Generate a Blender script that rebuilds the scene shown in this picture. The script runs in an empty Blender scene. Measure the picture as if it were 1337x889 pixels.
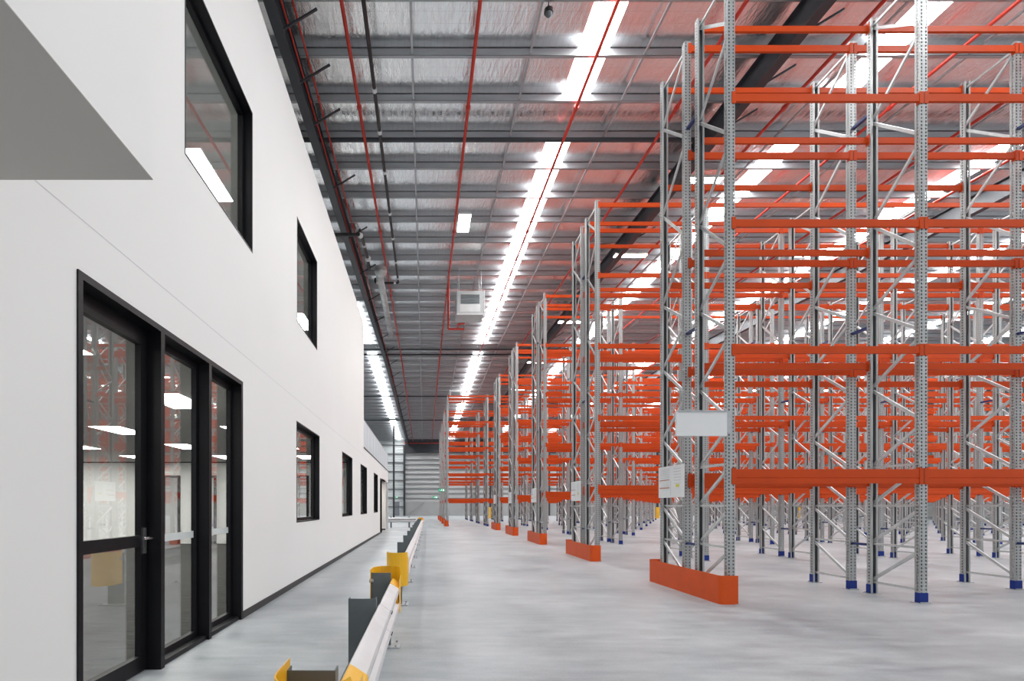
import bpy, math, random
from mathutils import Vector, Matrix
random.seed(7)
C = bpy.context.scene.collection
PI = math.pi
H = 1.4            # eye height

# ------------------------------------------------------------------ materials
def new_mat(name):
    m = bpy.data.materials.new(name); m.use_nodes = True
    nt = m.node_tree; nt.nodes.clear()
    out = nt.nodes.new('ShaderNodeOutputMaterial')
    return m, nt, out

def N(nt, t, **kw):
    n = nt.nodes.new(t)
    for k, v in kw.items():
        if k in n.inputs: n.inputs[k].default_value = v
        else: setattr(n, k, v)
    return n

def coords(nt, scale=(1, 1, 1)):
    g = N(nt, 'ShaderNodeNewGeometry')
    mp = N(nt, 'ShaderNodeMapping'); mp.inputs['Scale'].default_value = scale
    nt.links.new(g.outputs['Position'], mp.inputs['Vector'])
    return mp.outputs[0]

def ramp(nt, fac, stops):
    r = N(nt, 'ShaderNodeValToRGB')
    e = r.color_ramp.elements
    while len(e) < len(stops): e.new(0.5)
    for i, (p, c) in enumerate(stops):
        e[i].position = p; e[i].color = (*c, 1) if len(c) == 3 else c
    nt.links.new(fac, r.inputs[0])
    return r.outputs[0]

def mat(name, col, rough=0.5, metal=0.0, var=0.06, vscale=3.0, bump=0.0, bscale=40.0, spec=0.5, stretch=(1, 1, 1)):
    """plain painted / metal surface with slight procedural mottling"""
    m, nt, out = new_mat(name)
    b = N(nt, 'ShaderNodeBsdfPrincipled', Roughness=rough, Metallic=metal)
    b.inputs['Specular IOR Level'].default_value = spec
    v = coords(nt, stretch)
    no = N(nt, 'ShaderNodeTexNoise', Scale=vscale, Detail=4.0)
    nt.links.new(v, no.inputs['Vector'])
    lo = tuple(max(0, c * (1 - var)) for c in col); hi = tuple(min(1, c * (1 + var)) for c in col)
    nt.links.new(ramp(nt, no.outputs[0], [(0.3, lo), (0.7, hi)]), b.inputs['Base Color'])
    if bump:
        n2 = N(nt, 'ShaderNodeTexNoise', Scale=bscale, Detail=3.0); nt.links.new(v, n2.inputs['Vector'])
        bp = N(nt, 'ShaderNodeBump', Strength=bump, Distance=0.02)
        nt.links.new(n2.outputs[0], bp.inputs['Height']); nt.links.new(bp.outputs[0], b.inputs['Normal'])
    nt.links.new(b.outputs[0], out.inputs[0])
    return m

def emit(name, col, s):
    m, nt, out = new_mat(name)
    e = N(nt, 'ShaderNodeEmission', Strength=s); e.inputs['Color'].default_value = (*col, 1)
    nt.links.new(e.outputs[0], out.inputs[0])
    return m

M = {}
M['white_wall'] = mat('white_wall', (0.80, 0.80, 0.79), 0.6, var=0.012, vscale=0.6)
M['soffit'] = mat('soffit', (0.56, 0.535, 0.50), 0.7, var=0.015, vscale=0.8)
M['inner_wall'] = mat('inner_wall', (0.82, 0.82, 0.81), 0.7, var=0.01)
M['inner_ceiling'] = mat('inner_ceiling', (0.55, 0.55, 0.54), 0.8, var=0.02)
M['black_frame'] = mat('black_frame', (0.007, 0.007, 0.009), 0.45, var=0.2, spec=0.22)
M['black_trim'] = mat('black_trim', (0.025, 0.025, 0.026), 0.5, var=0.1)
M['steel'] = mat('galvanised_steel', (0.40, 0.415, 0.415), 0.42, 0.5, var=0.10, vscale=9, stretch=(1, 1, 0.25))
M['brace_steel'] = mat('brace_steel', (0.56, 0.575, 0.575), 0.4, 0.45, var=0.08, vscale=7)
M['slot_shade'] = mat('slot_shade', (0.085, 0.09, 0.092), 0.6, 0.2)  # dark colour painted in for the shade inside the upright channels
M['zinc'] = mat('zinc_plate', (0.42, 0.44, 0.46), 0.45, 0.5, var=0.12, vscale=8)
M['orange'] = mat('orange_paint', (0.56, 0.058, 0.003), 0.5, spec=0.25, var=0.06, vscale=2.5)
M['orange_guard'] = mat('orange_guard_paint', (0.66, 0.085, 0.010), 0.5, spec=0.25, var=0.05, vscale=4)
M['blue'] = mat('blue_plastic', (0.006, 0.028, 0.22), 0.5, spec=0.3, var=0.1)
M['navy'] = mat('navy_paint', (0.012, 0.03, 0.14), 0.4, var=0.1)
M['purlin'] = mat('purlin_steel', (0.44, 0.46, 0.48), 0.4, 0.6, var=0.08, vscale=4, stretch=(0.3, 1, 1))
M['dark_steel'] = mat('dark_grey_steel', (0.034, 0.039, 0.047), 0.45, var=0.1)
M['red_pipe'] = mat('red_pipe_paint', (0.52, 0.035, 0.018), 0.4, var=0.08)
M['black_pipe'] = mat('black_pipe_plastic', (0.012, 0.012, 0.013), 0.4)
M['joint'] = mat('white_joint', (0.7, 0.72, 0.72), 0.5)
M['yellow'] = mat('yellow_paint', (0.86, 0.46, 0.012), 0.4, var=0.05)
M['rail'] = mat('galvanised_rail', (0.66, 0.66, 0.67), 0.42, 0.25, var=0.05, vscale=5)
M['post'] = mat('grey_post', (0.115, 0.135, 0.14), 0.5, var=0.10, vscale=6)
M['white_panel'] = mat('white_panel', (0.80, 0.81, 0.82), 0.5, var=0.01)
M['grey_door'] = mat('grey_door', (0.22, 0.24, 0.27), 0.5)
M['dado'] = mat('dado_concrete', (0.34, 0.35, 0.35), 0.7, var=0.05, vscale=0.6)
M['girt'] = mat('girt_steel', (0.19, 0.20, 0.21), 0.5, 0.2)
M['hvac'] = mat('hvac_casing', (0.50, 0.53, 0.53), 0.5, var=0.05)
M['grille'] = mat('hvac_grille', (0.12, 0.14, 0.15), 0.6)
M['duct'] = mat('duct_metal', (0.52, 0.54, 0.54), 0.3, 0.7, var=0.1)
M['handle'] = mat('satin_chrome', (0.65, 0.65, 0.66), 0.25, 0.9)
M['print'] = mat('printed_grey', (0.62, 0.62, 0.65), 0.7)
M['print_red'] = mat('printed_orange', (0.45, 0.13, 0.03), 0.7)
M['print_yellow'] = mat('printed_yellow', (0.70, 0.62, 0.08), 0.7)
M['frost'] = mat('frosted_strip', (0.62, 0.66, 0.66), 0.6)
M['exit_green'] = emit('exit_green', (0.01, 0.36, 0.19), 0.8)
M['exit_white'] = emit('exit_white', (0.8, 1.0, 0.9), 1.5)
M['lamp'] = emit('lamp_glow', (1.0, 0.93, 0.80), 40.0)
M['troffer'] = emit('troffer_glow', (1.0, 0.96, 0.90), 28.0)
M['skylight'] = emit('daylit_sheet', (0.975, 0.985, 0.985), 25.0)

def mat_floor():
    m, nt, out = new_mat('polished_concrete')
    b = N(nt, 'ShaderNodeBsdfPrincipled')
    b.inputs['Specular IOR Level'].default_value = 0.35
    v = coords(nt)
    n1 = N(nt, 'ShaderNodeTexNoise', Scale=0.55, Detail=6.0, Roughness=0.6); nt.links.new(v, n1.inputs['Vector'])
    v2 = coords(nt, (0.5, 2.2, 1))
    n2 = N(nt, 'ShaderNodeTexNoise', Scale=2.6, Detail=7.0, Roughness=0.65); nt.links.new(v2, n2.inputs['Vector'])
    n3 = N(nt, 'ShaderNodeTexNoise', Scale=45.0, Detail=3.0); nt.links.new(v, n3.inputs['Vector'])
    a = N(nt, 'ShaderNodeMix', data_type='FLOAT'); a.inputs[0].default_value = 0.45
    nt.links.new(n1.outputs[0], a.inputs[2]); nt.links.new(n2.outputs[0], a.inputs[3])
    c = N(nt, 'ShaderNodeMix', data_type='FLOAT'); c.inputs[0].default_value = 0.10
    nt.links.new(a.outputs[0], c.inputs[2]); nt.links.new(n3.outputs[0], c.inputs[3])
    col = ramp(nt, c.outputs[0], [(0.30, (0.16, 0.182, 0.205)), (0.50, (0.35, 0.375, 0.395)), (0.70, (0.53, 0.55, 0.565))])
    nt.links.new(col, b.inputs['Base Color'])
    r = N(nt, 'ShaderNodeMapRange'); nt.links.new(n2.outputs[0], r.inputs[0])
    r.inputs[1].default_value = 0.3; r.inputs[2].default_value = 0.7
    r.inputs[3].default_value = 0.30; r.inputs[4].default_value = 0.50
    nt.links.new(r.outputs[0], b.inputs['Roughness'])
    bp = N(nt, 'ShaderNodeBump', Strength=0.10, Distance=0.01)
    nt.links.new(n2.outputs[0], bp.inputs['Height']); nt.links.new(bp.outputs[0], b.inputs['Normal'])
    nt.links.new(b.outputs[0], out.inputs[0])
    return m
M['floor'] = mat_floor()

def mat_foil():
    """reflective roof insulation foil over safety mesh"""
    m, nt, out = new_mat('roof_foil')
    b = N(nt, 'ShaderNodeBsdfPrincipled', Metallic=0.92, Roughness=0.13)
    v = coords(nt, (6.0, 1.6, 1))
    n1 = N(nt, 'ShaderNodeTexNoise', Scale=1.6, Detail=5.0, Roughness=0.6, Distortion=0.6); nt.links.new(v, n1.inputs['Vector'])
    g = N(nt, 'ShaderNodeNewGeometry'); sx = N(nt, 'ShaderNodeSeparateXYZ'); nt.links.new(g.outputs['Position'], sx.inputs[0])
    masks = []
    for ax, per, wid in ((0, 0.15, 0.04), (1, 0.30, 0.03)):
        d = N(nt, 'ShaderNodeMath', operation='DIVIDE'); nt.links.new(sx.outputs[ax], d.inputs[0]); d.inputs[1].default_value = per
        f = N(nt, 'ShaderNodeMath', operation='FRACT'); nt.links.new(d.outputs[0], f.inputs[0])
        l = N(nt, 'ShaderNodeMath', operation='LESS_THAN'); nt.links.new(f.outputs[0], l.inputs[0]); l.inputs[1].default_value = wid
        masks.append(l.outputs[0])
    mx = N(nt, 'ShaderNodeMath', operation='MAXIMUM'); nt.links.new(masks[0], mx.inputs[0]); nt.links.new(masks[1], mx.inputs[1])
    base = ramp(nt, n1.outputs[0], [(0.3, (0.88, 0.89, 0.90)), (0.7, (0.96, 0.97, 0.975))])
    mixc = N(nt, 'ShaderNodeMix', data_type='RGBA'); nt.links.new(mx.outputs[0], mixc.inputs[0])
    nt.links.new(base, mixc.inputs[6]); mixc.inputs[7].default_value = (0.66, 0.66, 0.68, 1)
    nt.links.new(mixc.outputs[2], b.inputs['Base Color'])
    bp = N(nt, 'ShaderNodeBump', Strength=0.30, Distance=0.05)
    nt.links.new(n1.outputs[0], bp.inputs['Height']); nt.links.new(bp.outputs[0], b.inputs['Normal'])
    nt.links.new(b.outputs[0], out.inputs[0])
    return m
M['foil'] = mat_foil()

def mat_cladding(name, col, per, axis=2):
    """profiled sheet: fine ribs as bump"""
    m, nt, out = new_mat(name)
    b = N(nt, 'ShaderNodeBsdfPrincipled', Roughness=0.5)
    b.inputs['Base Color'].default_value = (*col, 1)
    g = N(nt, 'ShaderNodeNewGeometry'); sx = N(nt, 'ShaderNodeSeparateXYZ'); nt.links.new(g.outputs['Position'], sx.inputs[0])
    k = N(nt, 'ShaderNodeMath', operation='MULTIPLY'); nt.links.new(sx.outputs[axis], k.inputs[0]); k.inputs[1].default_value = 2 * PI / per
    s = N(nt, 'ShaderNodeMath', operation='SINE'); nt.links.new(k.outputs[0], s.inputs[0])
    bp = N(nt, 'ShaderNodeBump', Strength=0.5, Distance=0.03)
    nt.links.new(s.outputs[0], bp.inputs['Height']); nt.links.new(bp.outputs[0], b.inputs['Normal'])
    nt.links.new(b.outputs[0], out.inputs[0])
    return m
M['cladding'] = mat_cladding('wall_cladding', (0.52, 0.53, 0.53), 0.35)
M['cladding_light'] = mat_cladding('wall_cladding_light', (0.66, 0.70, 0.70), 0.35)

def mat_carpet():
    m, nt, out = new_mat('grey_carpet')
    b = N(nt, 'ShaderNodeBsdfPrincipled', Roughness=0.95)
    v = coords(nt, (1.2, 7, 1))
    n1 = N(nt, 'ShaderNodeTexNoise', Scale=2.2, Detail=6.0, Roughness=0.7); nt.links.new(v, n1.inputs['Vector'])
    nt.links.new(ramp(nt, n1.outputs[0], [(0.35, (0.008, 0.0075, 0.007)), (0.65, (0.060, 0.058, 0.054))]), b.inputs['Base Color'])
    nt.links.new(b.outputs[0], out.inputs[0])
    return m
M['carpet'] = mat_carpet()

def mat_glass(name, refl, tint=(0.93, 0.95, 0.95)):
    m, nt, out = new_mat(name)
    t = N(nt, 'ShaderNodeBsdfTransparent'); t.inputs[0].default_value = (*tint, 1)
    g = N(nt, 'ShaderNodeBsdfGlossy', Roughness=0.0); g.inputs[0].default_value = (0.95, 0.97, 0.97, 1)
    lw = N(nt, 'ShaderNodeLayerWeight', Blend=0.5)
    pw = N(nt, 'ShaderNodeMath', operation='POWER'); nt.links.new(lw.outputs['Facing'], pw.inputs[0]); pw.inputs[1].default_value = 4.0
    mr = N(nt, 'ShaderNodeMapRange'); nt.links.new(pw.outputs[0], mr.inputs[0])
    mr.inputs[3].default_value = refl; mr.inputs[4].default_value = 1.0
    mx = N(nt, 'ShaderNodeMixShader'); nt.links.new(mr.outputs[0], mx.inputs[0])
    nt.links.new(t.outputs[0], mx.inputs[1]); nt.links.new(g.outputs[0], mx.inputs[2])
    nt.links.new(mx.outputs[0], out.inputs[0])
    return m
M['glass'] = mat_glass('window_glass', 0.115)
M['balustrade'] = mat_cladding('translucent_panel', (0.60, 0.66, 0.69), 0.9, 1)

# ------------------------------------------------------------------ mesh helpers
class MB:
    def __init__(s): s.v, s.f = [], []
    def box(s, x0, x1, y0, y1, z0, z1):
        b = len(s.v)
        s.v += [(x0, y0, z0), (x1, y0, z0), (x1, y1, z0), (x0, y1, z0), (x0, y0, z1), (x1, y0, z1), (x1, y1, z1), (x0, y1, z1)]
        s.f += [tuple(b + i for i in q) for q in ((0, 3, 2, 1), (4, 5, 6, 7), (0, 1, 5, 4), (1, 2, 6, 5), (2, 3, 7, 6), (3, 0, 4, 7))]
        return s
    def quad(s, a, b, c, d):
        k = len(s.v); s.v += [a, b, c, d]; s.f.append((k, k + 1, k + 2, k + 3)); return s
    def extrude(s, prof, p0, p1, u, w, cap=True):
        """closed 2-D profile swept from p0 to p1; profile axes u, w"""
        p0, p1, u, w = map(Vector, (p0, p1, u, w)); n = len(prof); b = len(s.v)
        for p in (p0, p1):
            for a, c in prof: s.v.append(tuple(p + u * a + w * c))
        for i in range(n):
            j = (i + 1) % n
            s.f.append((b + i, b + j, b + n + j, b + n + i))
        if cap:
            s.f.append(tuple(b + i for i in reversed(range(n)))); s.f.append(tuple(b + n + i for i in range(n)))
        return s
    def bar(s, p0, p1, wd, ht):
        p0, p1 = Vector(p0), Vector(p1); d = (p1 - p0).normalized()
        up = Vector((0, 0, 1)) if abs(d.z) < 0.95 else Vector((0, 1, 0))
        u = d.cross(up).normalized(); w = u.cross(d).normalized()
        return s.extrude([(-wd / 2, -ht / 2), (wd / 2, -ht / 2), (wd / 2, ht / 2), (-wd / 2, ht / 2)], p0, p1, u, w)
    def tube(s, p0, p1, r, seg=12):
        p0, p1 = Vector(p0), Vector(p1); d = (p1 - p0).normalized()
        up = Vector((0, 0, 1)) if abs(d.z) < 0.95 else Vector((0, 1, 0))
        u = d.cross(up).normalized(); w = u.cross(d).normalized()
        return s.extrude([(r * math.cos(2 * PI * i / seg), r * math.sin(2 * PI * i / seg)) for i in range(seg)], p0, p1, u, w)
    def path(s, pts, r, seg=10):
        for a, b in zip(pts, pts[1:]): s.tube(a, b, r, seg)
        return s
    def sphere(s, c, r, nu=12, nv=8):
        b = len(s.v); c = Vector(c)
        for j in range(nv + 1):
            th = PI * j / nv
            for i in range(nu):
                ph = 2 * PI * i / nu
                s.v.append(tuple(c + Vector((math.sin(th) * math.cos(ph), math.sin(th) * math.sin(ph), math.cos(th))) * r))
        for j in range(nv):
            for i in range(nu):
                k = (i + 1) % nu
                s.f.append((b + j * nu + i, b + (j + 1) * nu + i, b + (j + 1) * nu + k, b + j * nu + k))
        return s
    def mesh(s, name, material):
        me = bpy.data.meshes.new(name); me.from_pydata(s.v, [], s.f); me.update()
        if material is not None: me.materials.append(material)
        return me

def link(name, me, parent=None, loc=None, rotz=0.0):
    o = bpy.data.objects.new(name, me); C.objects.link(o)
    if parent is not None: o.parent = parent
    if loc is not None: o.location = loc
    if rotz: o.rotation_euler = (0, 0, rotz)
    return o
def build(mb, name, material, parent=None, loc=None, bevel=0.0):
    o = link(name, mb.mesh(name, material), parent, loc)
    if bevel:
        md = o.modifiers.new('Bevel', 'BEVEL'); md.width = bevel; md.segments = 2; md.limit_method = 'ANGLE'
    return o
def tag(o, label=None, cat=None, group=None, kind=None):
    if label: o['label'] = label
    if cat: o['category'] = cat
    if group: o['group'] = group
    if kind: o['kind'] = kind
    return o
def thing(name, label, cat, loc=(0, 0, 0), group=None):
    return tag(link(name, None, None, loc), label, cat, group)
def struct(mb, name, material, label=None, cat=None, group=None, bevel=0.0):
    return tag(build(mb, name, material, bevel=bevel), label, cat, group, 'structure')
def smooth(o):
    for p in o.data.polygons: p.use_smooth = True
    return o

# ------------------------------------------------------------------ geometry of the hall
XW = -2.27                      # face of the office wall
YB = 80.0                       # back wall
XL, XR = -16.0, 66.0
Y0 = -9.0
def zp(y):                      # underside of the purlins
    if y < 38: return 11.68 + 0.0245 * (y - 11)
    return 12.34 - 0.029 * (y - 38)

# floor
struct(MB().box(XL, XR, Y0, YB + .3, -0.2, 0), 'floor', M['floor'], 'pale grey polished concrete warehouse floor', 'floor')
# roof sheets lined with foil, open where the daylight sheets are
SKX = [(-4.15, -3.45), (3.55, 4.27), (10.3, 11.05), (16.9, 17.65), (23.7, 24.45), (30.5, 31.25), (37.3, 38.05), (44.1, 44.85)]
SKY = [(3.0, 13.9), (15.3, 36.2), (38.9, 50.5), (51.4, 62.0), (63.6, 79.0)]
def zr(y): return zp(y) + 0.24
roof = MB()
ys = sorted({Y0, 29.0, 38.0, YB + .3} | {v for s in SKY for v in s})
xs = [XL] + [v for s in SKX for v in s] + [XR]
for i in range(len(xs) - 1):
    hole_x = i % 2 == 1
    for a, b in zip(ys, ys[1:]):
        if hole_x and any(s[0] <= a and b <= s[1] for s in SKY) and (i > 1 or a > 28.9): continue
        roof.quad((xs[i], a, zr(a)), (xs[i], b, zr(b)), (xs[i + 1], b, zr(b)), (xs[i + 1], a, zr(a)))
struct(roof, 'ceiling', M['foil'], 'silver foil lined warehouse roof above the purlins', 'roof')
n = 0
for sx in SKX:
    for a, b in SKY:
        if sx[0] < 0 and a < 15: continue
        if sx[0] < 0 and a < 30: a = 29.0
        n += 1
        mb = MB(); z = 0.02
        cuts = [a] + [38.0] * (a < 38 < b) + [b]
        for p, q in zip(cuts, cuts[1:]):
            mb.quad((sx[0], p, zr(p) + z), (sx[0], q, zr(q) + z), (sx[1], q, zr(q) + z), (sx[1], p, zr(p) + z))
        o = build(mb, 'window_%d' % (n + 20), M['skylight'])
        tag(o, 'bright white daylight strip in the roof sheeting', 'skylight', 'daylight strips in the roof', 'structure')

# purlins (Z sections)
py = [15.18 - 1.42 * k for k in range(10, 0, -1)] + [15.18] + [15.18 + 1.42 * k for k in range(1, 2)]
while py[-1] < YB - 1.8: py.append(py[-1] + 1.62)
for y in py:
    z = zp(y); mb = MB()
    mb.box(XL, XR, y - .004, y + .004, z, z + .23)
    mb.box(XL, XR, y - .075, y + .004, z, z + .006)
    mb.box(XL, XR, y - .075, y - .069, z, z + .022)
    mb.box(XL, XR, y - .004, y + .075, z + .224, z + .23)
    o = build(mb, 'trim_purlin', M['purlin']); tag(o, 'galvanised roof purlin running across the hall', 'purlin', 'galvanised roof purlins', 'structure')

# rafters with fly braces, columns
def rafter(x, label, sides, turn=0.0):
    r = thing('rafter', label, 'rafter'); r['kind'] = 'structure'; x_at = x; r.location = (x_at, 0, 0); r.rotation_euler[2] = turn; x = 0.0
    mb = MB()
    for a, b in ((Y0, 38.0), (38.0, YB)):
        za, zb = zp(a) - .02, zp(b) - .02
        for x0, x1, lo, hi in ((x - .11, x + .11, -.60, -.585), (x - .11, x + .11, -.015, 0), (x - .006, x + .006, -.59, -.01)):
            mb.quad((x0, a, za + lo), (x1, a, za + lo), (x1, b, zb + lo), (x0, b, zb + lo))
            mb.quad((x0, a, za + hi), (x0, b, zb + hi), (x1, b, zb + hi), (x1, a, za + hi))
            mb.quad((x0, a, za + lo), (x0, b, zb + lo), (x0, b, zb + hi), (x0, a, za + hi))
            mb.quad((x1, a, za + lo), (x1, a, za + hi), (x1, b, zb + hi), (x1, b, zb + lo))
    build(mb, 'flanged_beam', M['dark_steel'], r)
    for i, y in enumerate(py):
        if y < 8 or (y > 14.5 and i % 2 == 0): continue
        for s in sides:
            m2 = MB().bar((x + s * .10, y - .02, zp(y) - .58), (x + s * .78, y - .02, zp(y) - .17), .04, .04)
            build(m2, 'fly_brace', M['dark_steel'], r)
    return r
rafter(-3.05, 'dark grey roof beam with short braces above the white office wall', (1,), -.008)
rafter(7.75, 'dark grey roof beam crossing above the orange racking', (1,))
rafter(18.5, 'dark grey roof beam furthest from the office wall', (1,))
def column(x, y, label, k=1.0):
    h = zp(y) - .62; mb = MB(); cx_, cy_ = x, y; x = y = 0.0
    mb.box(x - .15, x + .15, y - .15, y - .135, 0, h).box(x - .15, x + .15, y + .135, y + .15, 0, h).box(x - .008, x + .008, y - .135, y + .135, 0, h)
    mb.box(x - .2, x + .2, y - .2, y + .2, 0, .02)
    o = build(mb, 'column', M['dark_steel'], None, (cx_, cy_, 0)); o.scale = (k, k, 1)
    return tag(o, label, 'column', kind='structure')
column(-2.97, YB - .35, 'dark steel column in the corner of the back wall')
column(-3.62, 63.6, 'dark steel column standing behind the cross rail', .72)
column(7.75, 62.5, 'dark steel column between the far rack rows')
column(18.5, 62.5, 'dark steel column beyond the far rack rows')
column(7.75, YB - .4, 'dark steel column on the back wall behind the racks')
column(18.5, YB - .4, 'dark steel column on the back wall furthest along')
# round roof struts across the hall
for i, y in enumerate((15.0, 36.9, 38.2, 50.9, 62.8)):
    o = build(MB().tube((XL, y, zp(y) - .13), (XR, y, zp(y) - .11), .06), 'trim_strut', M['dark_steel'])
    tag(o, 'dark round strut running across under the purlins', 'strut', 'roof struts', 'structure')
# slim bridging bars tying the purlins together
for i, x in enumerate((-.28, 2.42, 5.05, 9.9, 12.5, 15.1, 19.4)):
    mb = MB()
    for a, b in ((Y0, 38.0), (38.0, YB)):
        mb.bar((x, a, zp(a) + .05), (x, b, zp(b) + .05), .05, .04)
    tag(build(mb, 'trim_bridging', M['purlin']), 'slim galvanised bridging line between the purlins', 'bridging', 'purlin bridging lines', 'structure')

# back wall: dado, cladding, girts, dark head band
wb = MB().box(-2.9, XR, YB, YB + .2, 2.05, 9.35)
struct(wb, 'wall_back', M['cladding'], 'grey ribbed back wall of the warehouse', 'wall')
struct(MB().box(XL, -2.9, YB, YB + .2, 0, zr(YB)), 'wall_back_left', M['cladding_light'], 'pale ribbed wall bay behind the office end', 'wall')
struct(MB().box(-2.9, XR, YB - .03, YB + .2, 0, 2.05), 'trim_dado', M['dado'], 'plain grey concrete base of the back wall', 'dado')
struct(MB().box(-2.9, XR, YB - .25, YB + .2, 9.35, zr(YB)), 'trim_head', M['dark_steel'], 'dark band along the top of the back wall', 'head band')
for k in range(10):
    z = 2.55 + k * .72
    o = build(MB().box(-2.9, XR, YB - .2, YB, z, z + .11), 'trim_girt', M['girt']); tag(o, 'dark horizontal wall rail on the grey back wall', 'wall rail', 'back wall rails', 'structure')
for k in range(8):
    z = 1.3 + k * 1.31
    o = build(MB().box(XL, -2.9, YB - .2, YB, z, z + .13), 'trim_girt', M['girt']); tag(o, 'dark horizontal wall rail on the pale wall bay', 'wall rail', 'pale bay wall rails', 'structure')
o = build(MB().bar((-2.3, YB - .26, .25), (.1, YB - .26, 2.1), .10, .05), 'trim_brace', M['girt']); tag(o, 'diagonal brace on the base of the back wall', 'brace', kind='structure')
struct(MB().box(XR - .2, XR, Y0, YB, 0, zr(YB)), 'wall_right', M['cladding'], 'grey ribbed side wall beyond the racks', 'wall')
struct(MB().box(XL, XL + .2, Y0, YB, 0, zr(YB)), 'wall_left', M['cladding_light'], 'pale ribbed side wall behind the office', 'wall')
# grey door in the back wall
d = thing('door_9', 'grey exit door in the pale wall bay', 'door', (-4.2, YB - .06, 0)); d['kind'] = 'structure'
build(MB().box(-.5, .5, -.04, 0, 0, 2.1), 'door_leaf', M['grey_door'], d)
build(MB().box(-.58, -.5, -.08, 0, 0, 2.18).box(.5, .58, -.08, 0, 0, 2.18).box(-.58, .58, -.08, 0, 2.1, 2.18), 'door_frame', M['joint'], d)
build(MB().box(.36, .42, -.09, -.04, 1.0, 1.06), 'door_handle', M['handle'], d)

# ------------------------------------------------------------------ office building
YE1, YE2 = 20.1, 33.8           # end of the tall part, end of the low part
ZTOP, ZLOW = 8.28, 3.58
T = .14
openings = []                   # y0, y1, z0, z1
DOOR = (3.50, 6.68, 0.0, 2.95)
openings.append(DOOR)
UP = [(5.08, 7.08, 4.74, 6.59), (9.56, 11.34, 4.70, 6.57)]
LOW = [(9.52, 11.6, 1.11, 2.92), (14.82, 16.9, 1.11, 2.92), (19.1, 21.2, 1.11, 2.92), (24.1, 26.15, 1.11, 2.92)]
END = (27.5, 28.6, 0, 2.85)
openings += UP + LOW + [END]
def wall_mesh(ya, yb, za, zb):
    mb = MB()
    ysp = sorted({ya, yb} | {v for o in openings for v in o[:2] if ya < v < yb})
    zsp = sorted({za, zb} | {v for o in openings for v in o[2:] if za < v < zb})
    for a, b in zip(ysp, ysp[1:]):
        # merge vertical runs that are solid
        run = None
        for c, d in zip(zsp, zsp[1:]):
            hole = any(o[0] <= a and b <= o[1] and o[2] <= c and d <= o[3] for o in openings)
            if hole:
                if run: mb.box(XW - T, XW, a, b, *run); run = None
            else:
                run = (run[0], d) if run else (c, d)
        if run: mb.box(XW - T, XW, a, b, *run)
    return mb
mb = wall_mesh(Y0, YE1, 0, ZTOP)
mb2 = wall_mesh(YE1, 28.6, 0, ZLOW)
mb.v, off = mb.v + mb2.v, len(mb.v); mb.f += [tuple(i + off for i in f) for f in mb2.f]
mb.box(XW - T, XW, 28.6, YE2, 2.85, ZLOW)
# end faces and returns of the block
mb.box(-8.0, XW - T, YE1 - T, YE1, ZLOW, ZTOP)
mb.box(XW - 3, XW, YE2 - T, YE2, 0, ZLOW)
mb.box(XW - 3, XW - .02, 31.6, 31.6 + T, 0, 2.85)
struct(mb, 'wall_office', M['white_wall'], 'white painted office wall with black framed windows', 'wall')
struct(MB().box(-15, XW - T, Y0, YE1 - T, ZTOP - .15, ZTOP - .02), 'trim_office_roof', M['white_wall'], 'flat top of the tall office block', 'roof')
struct(MB().box(-15, XW - T, YE1, YE2 - T, ZLOW - .2, ZLOW - .05), 'trim_low_roof', M['white_wall'], 'flat top of the low office block', 'roof')
struct(MB().box(XW - .004, XW + .0015, 2.6, YE1, 3.298, 3.304), 'trim_joint', M['print'], 'fine shadow joint along the white office wall', 'joint')
sk = MB().box(XW, XW + .012, Y0, DOOR[0], 0, .09).box(XW, XW + .012, DOOR[1], END[0], 0, .09)
struct(sk, 'baseboard_office', M['black_trim'], 'black skirting along the foot of the white office wall', 'skirting')
struct(MB().box(-4.5, XW - .02, 31.585, 31.6, 0, .09), 'baseboard_recess', M['black_trim'], 'black skirting in the recess at the end of the office', 'skirting')
struct(MB().box(-5.2, XW, 28.6, 31.585, 2.85, 2.9), 'ceiling_recess', M['white_wall'], 'white ceiling of the recess at the office end', 'ceiling')
struct(MB().box(-5.2, -5.1, 28.6, 31.585, 0, 2.85), 'wall_recess', M['white_wall'], 'white back of the recess at the office end', 'wall')
# canopy box over the near entrance
cn = thing('canopy', 'white boxed canopy with a grey underside on the near office wall', 'canopy'); cn['kind'] = 'structure'
YC, XC, ZC = 2.62, -1.325, 2.995
build(MB().box(XW, XC, Y0, YC, ZC + .004, ZTOP - .2), 'fascia', M['white_wall'], cn)
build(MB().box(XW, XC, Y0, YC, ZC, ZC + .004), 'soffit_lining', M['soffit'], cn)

# interiors
struct(MB().box(-15, XW - T, Y0, 31.6, .0, .012), 'floor_carpet', M['carpet'], 'dark grey carpet inside the ground floor office', 'carpet')
struct(MB().box(-15, XW - T, Y0, YE2 - T, 3.06, 3.2), 'ceiling_lower', M['inner_ceiling'], 'plain ceiling of the ground floor office', 'ceiling')
struct(MB().box(-15, XW - T, Y0, YE1 - T, 7.0, 7.1), 'ceiling_upper', M['inner_ceiling'], 'plain ceiling of the upper office', 'ceiling')
struct(MB().box(-15, XW - T, Y0, YE1 - T, 4.0, 4.05), 'floor_upper', M['dado'], 'carpet of the upper office', 'carpet')
iw = MB().box(-15, -9.75, 20.0, 20.12, 0, 2.5).box(-9.1, -8.6, 20.0, 20.12, 0, 2.5).box(-7.75, -5.2, 20.0, 20.12, 0, 2.5).box(-4.3, XW - T, 20.0, 20.12, 0, 2.5)
iw.box(-15, XW - T, 20.0, 20.12, 2.5, 3.06)
struct(iw, 'wall_partition', M['inner_wall'], 'white partition wall inside the ground floor office', 'wall')
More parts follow.
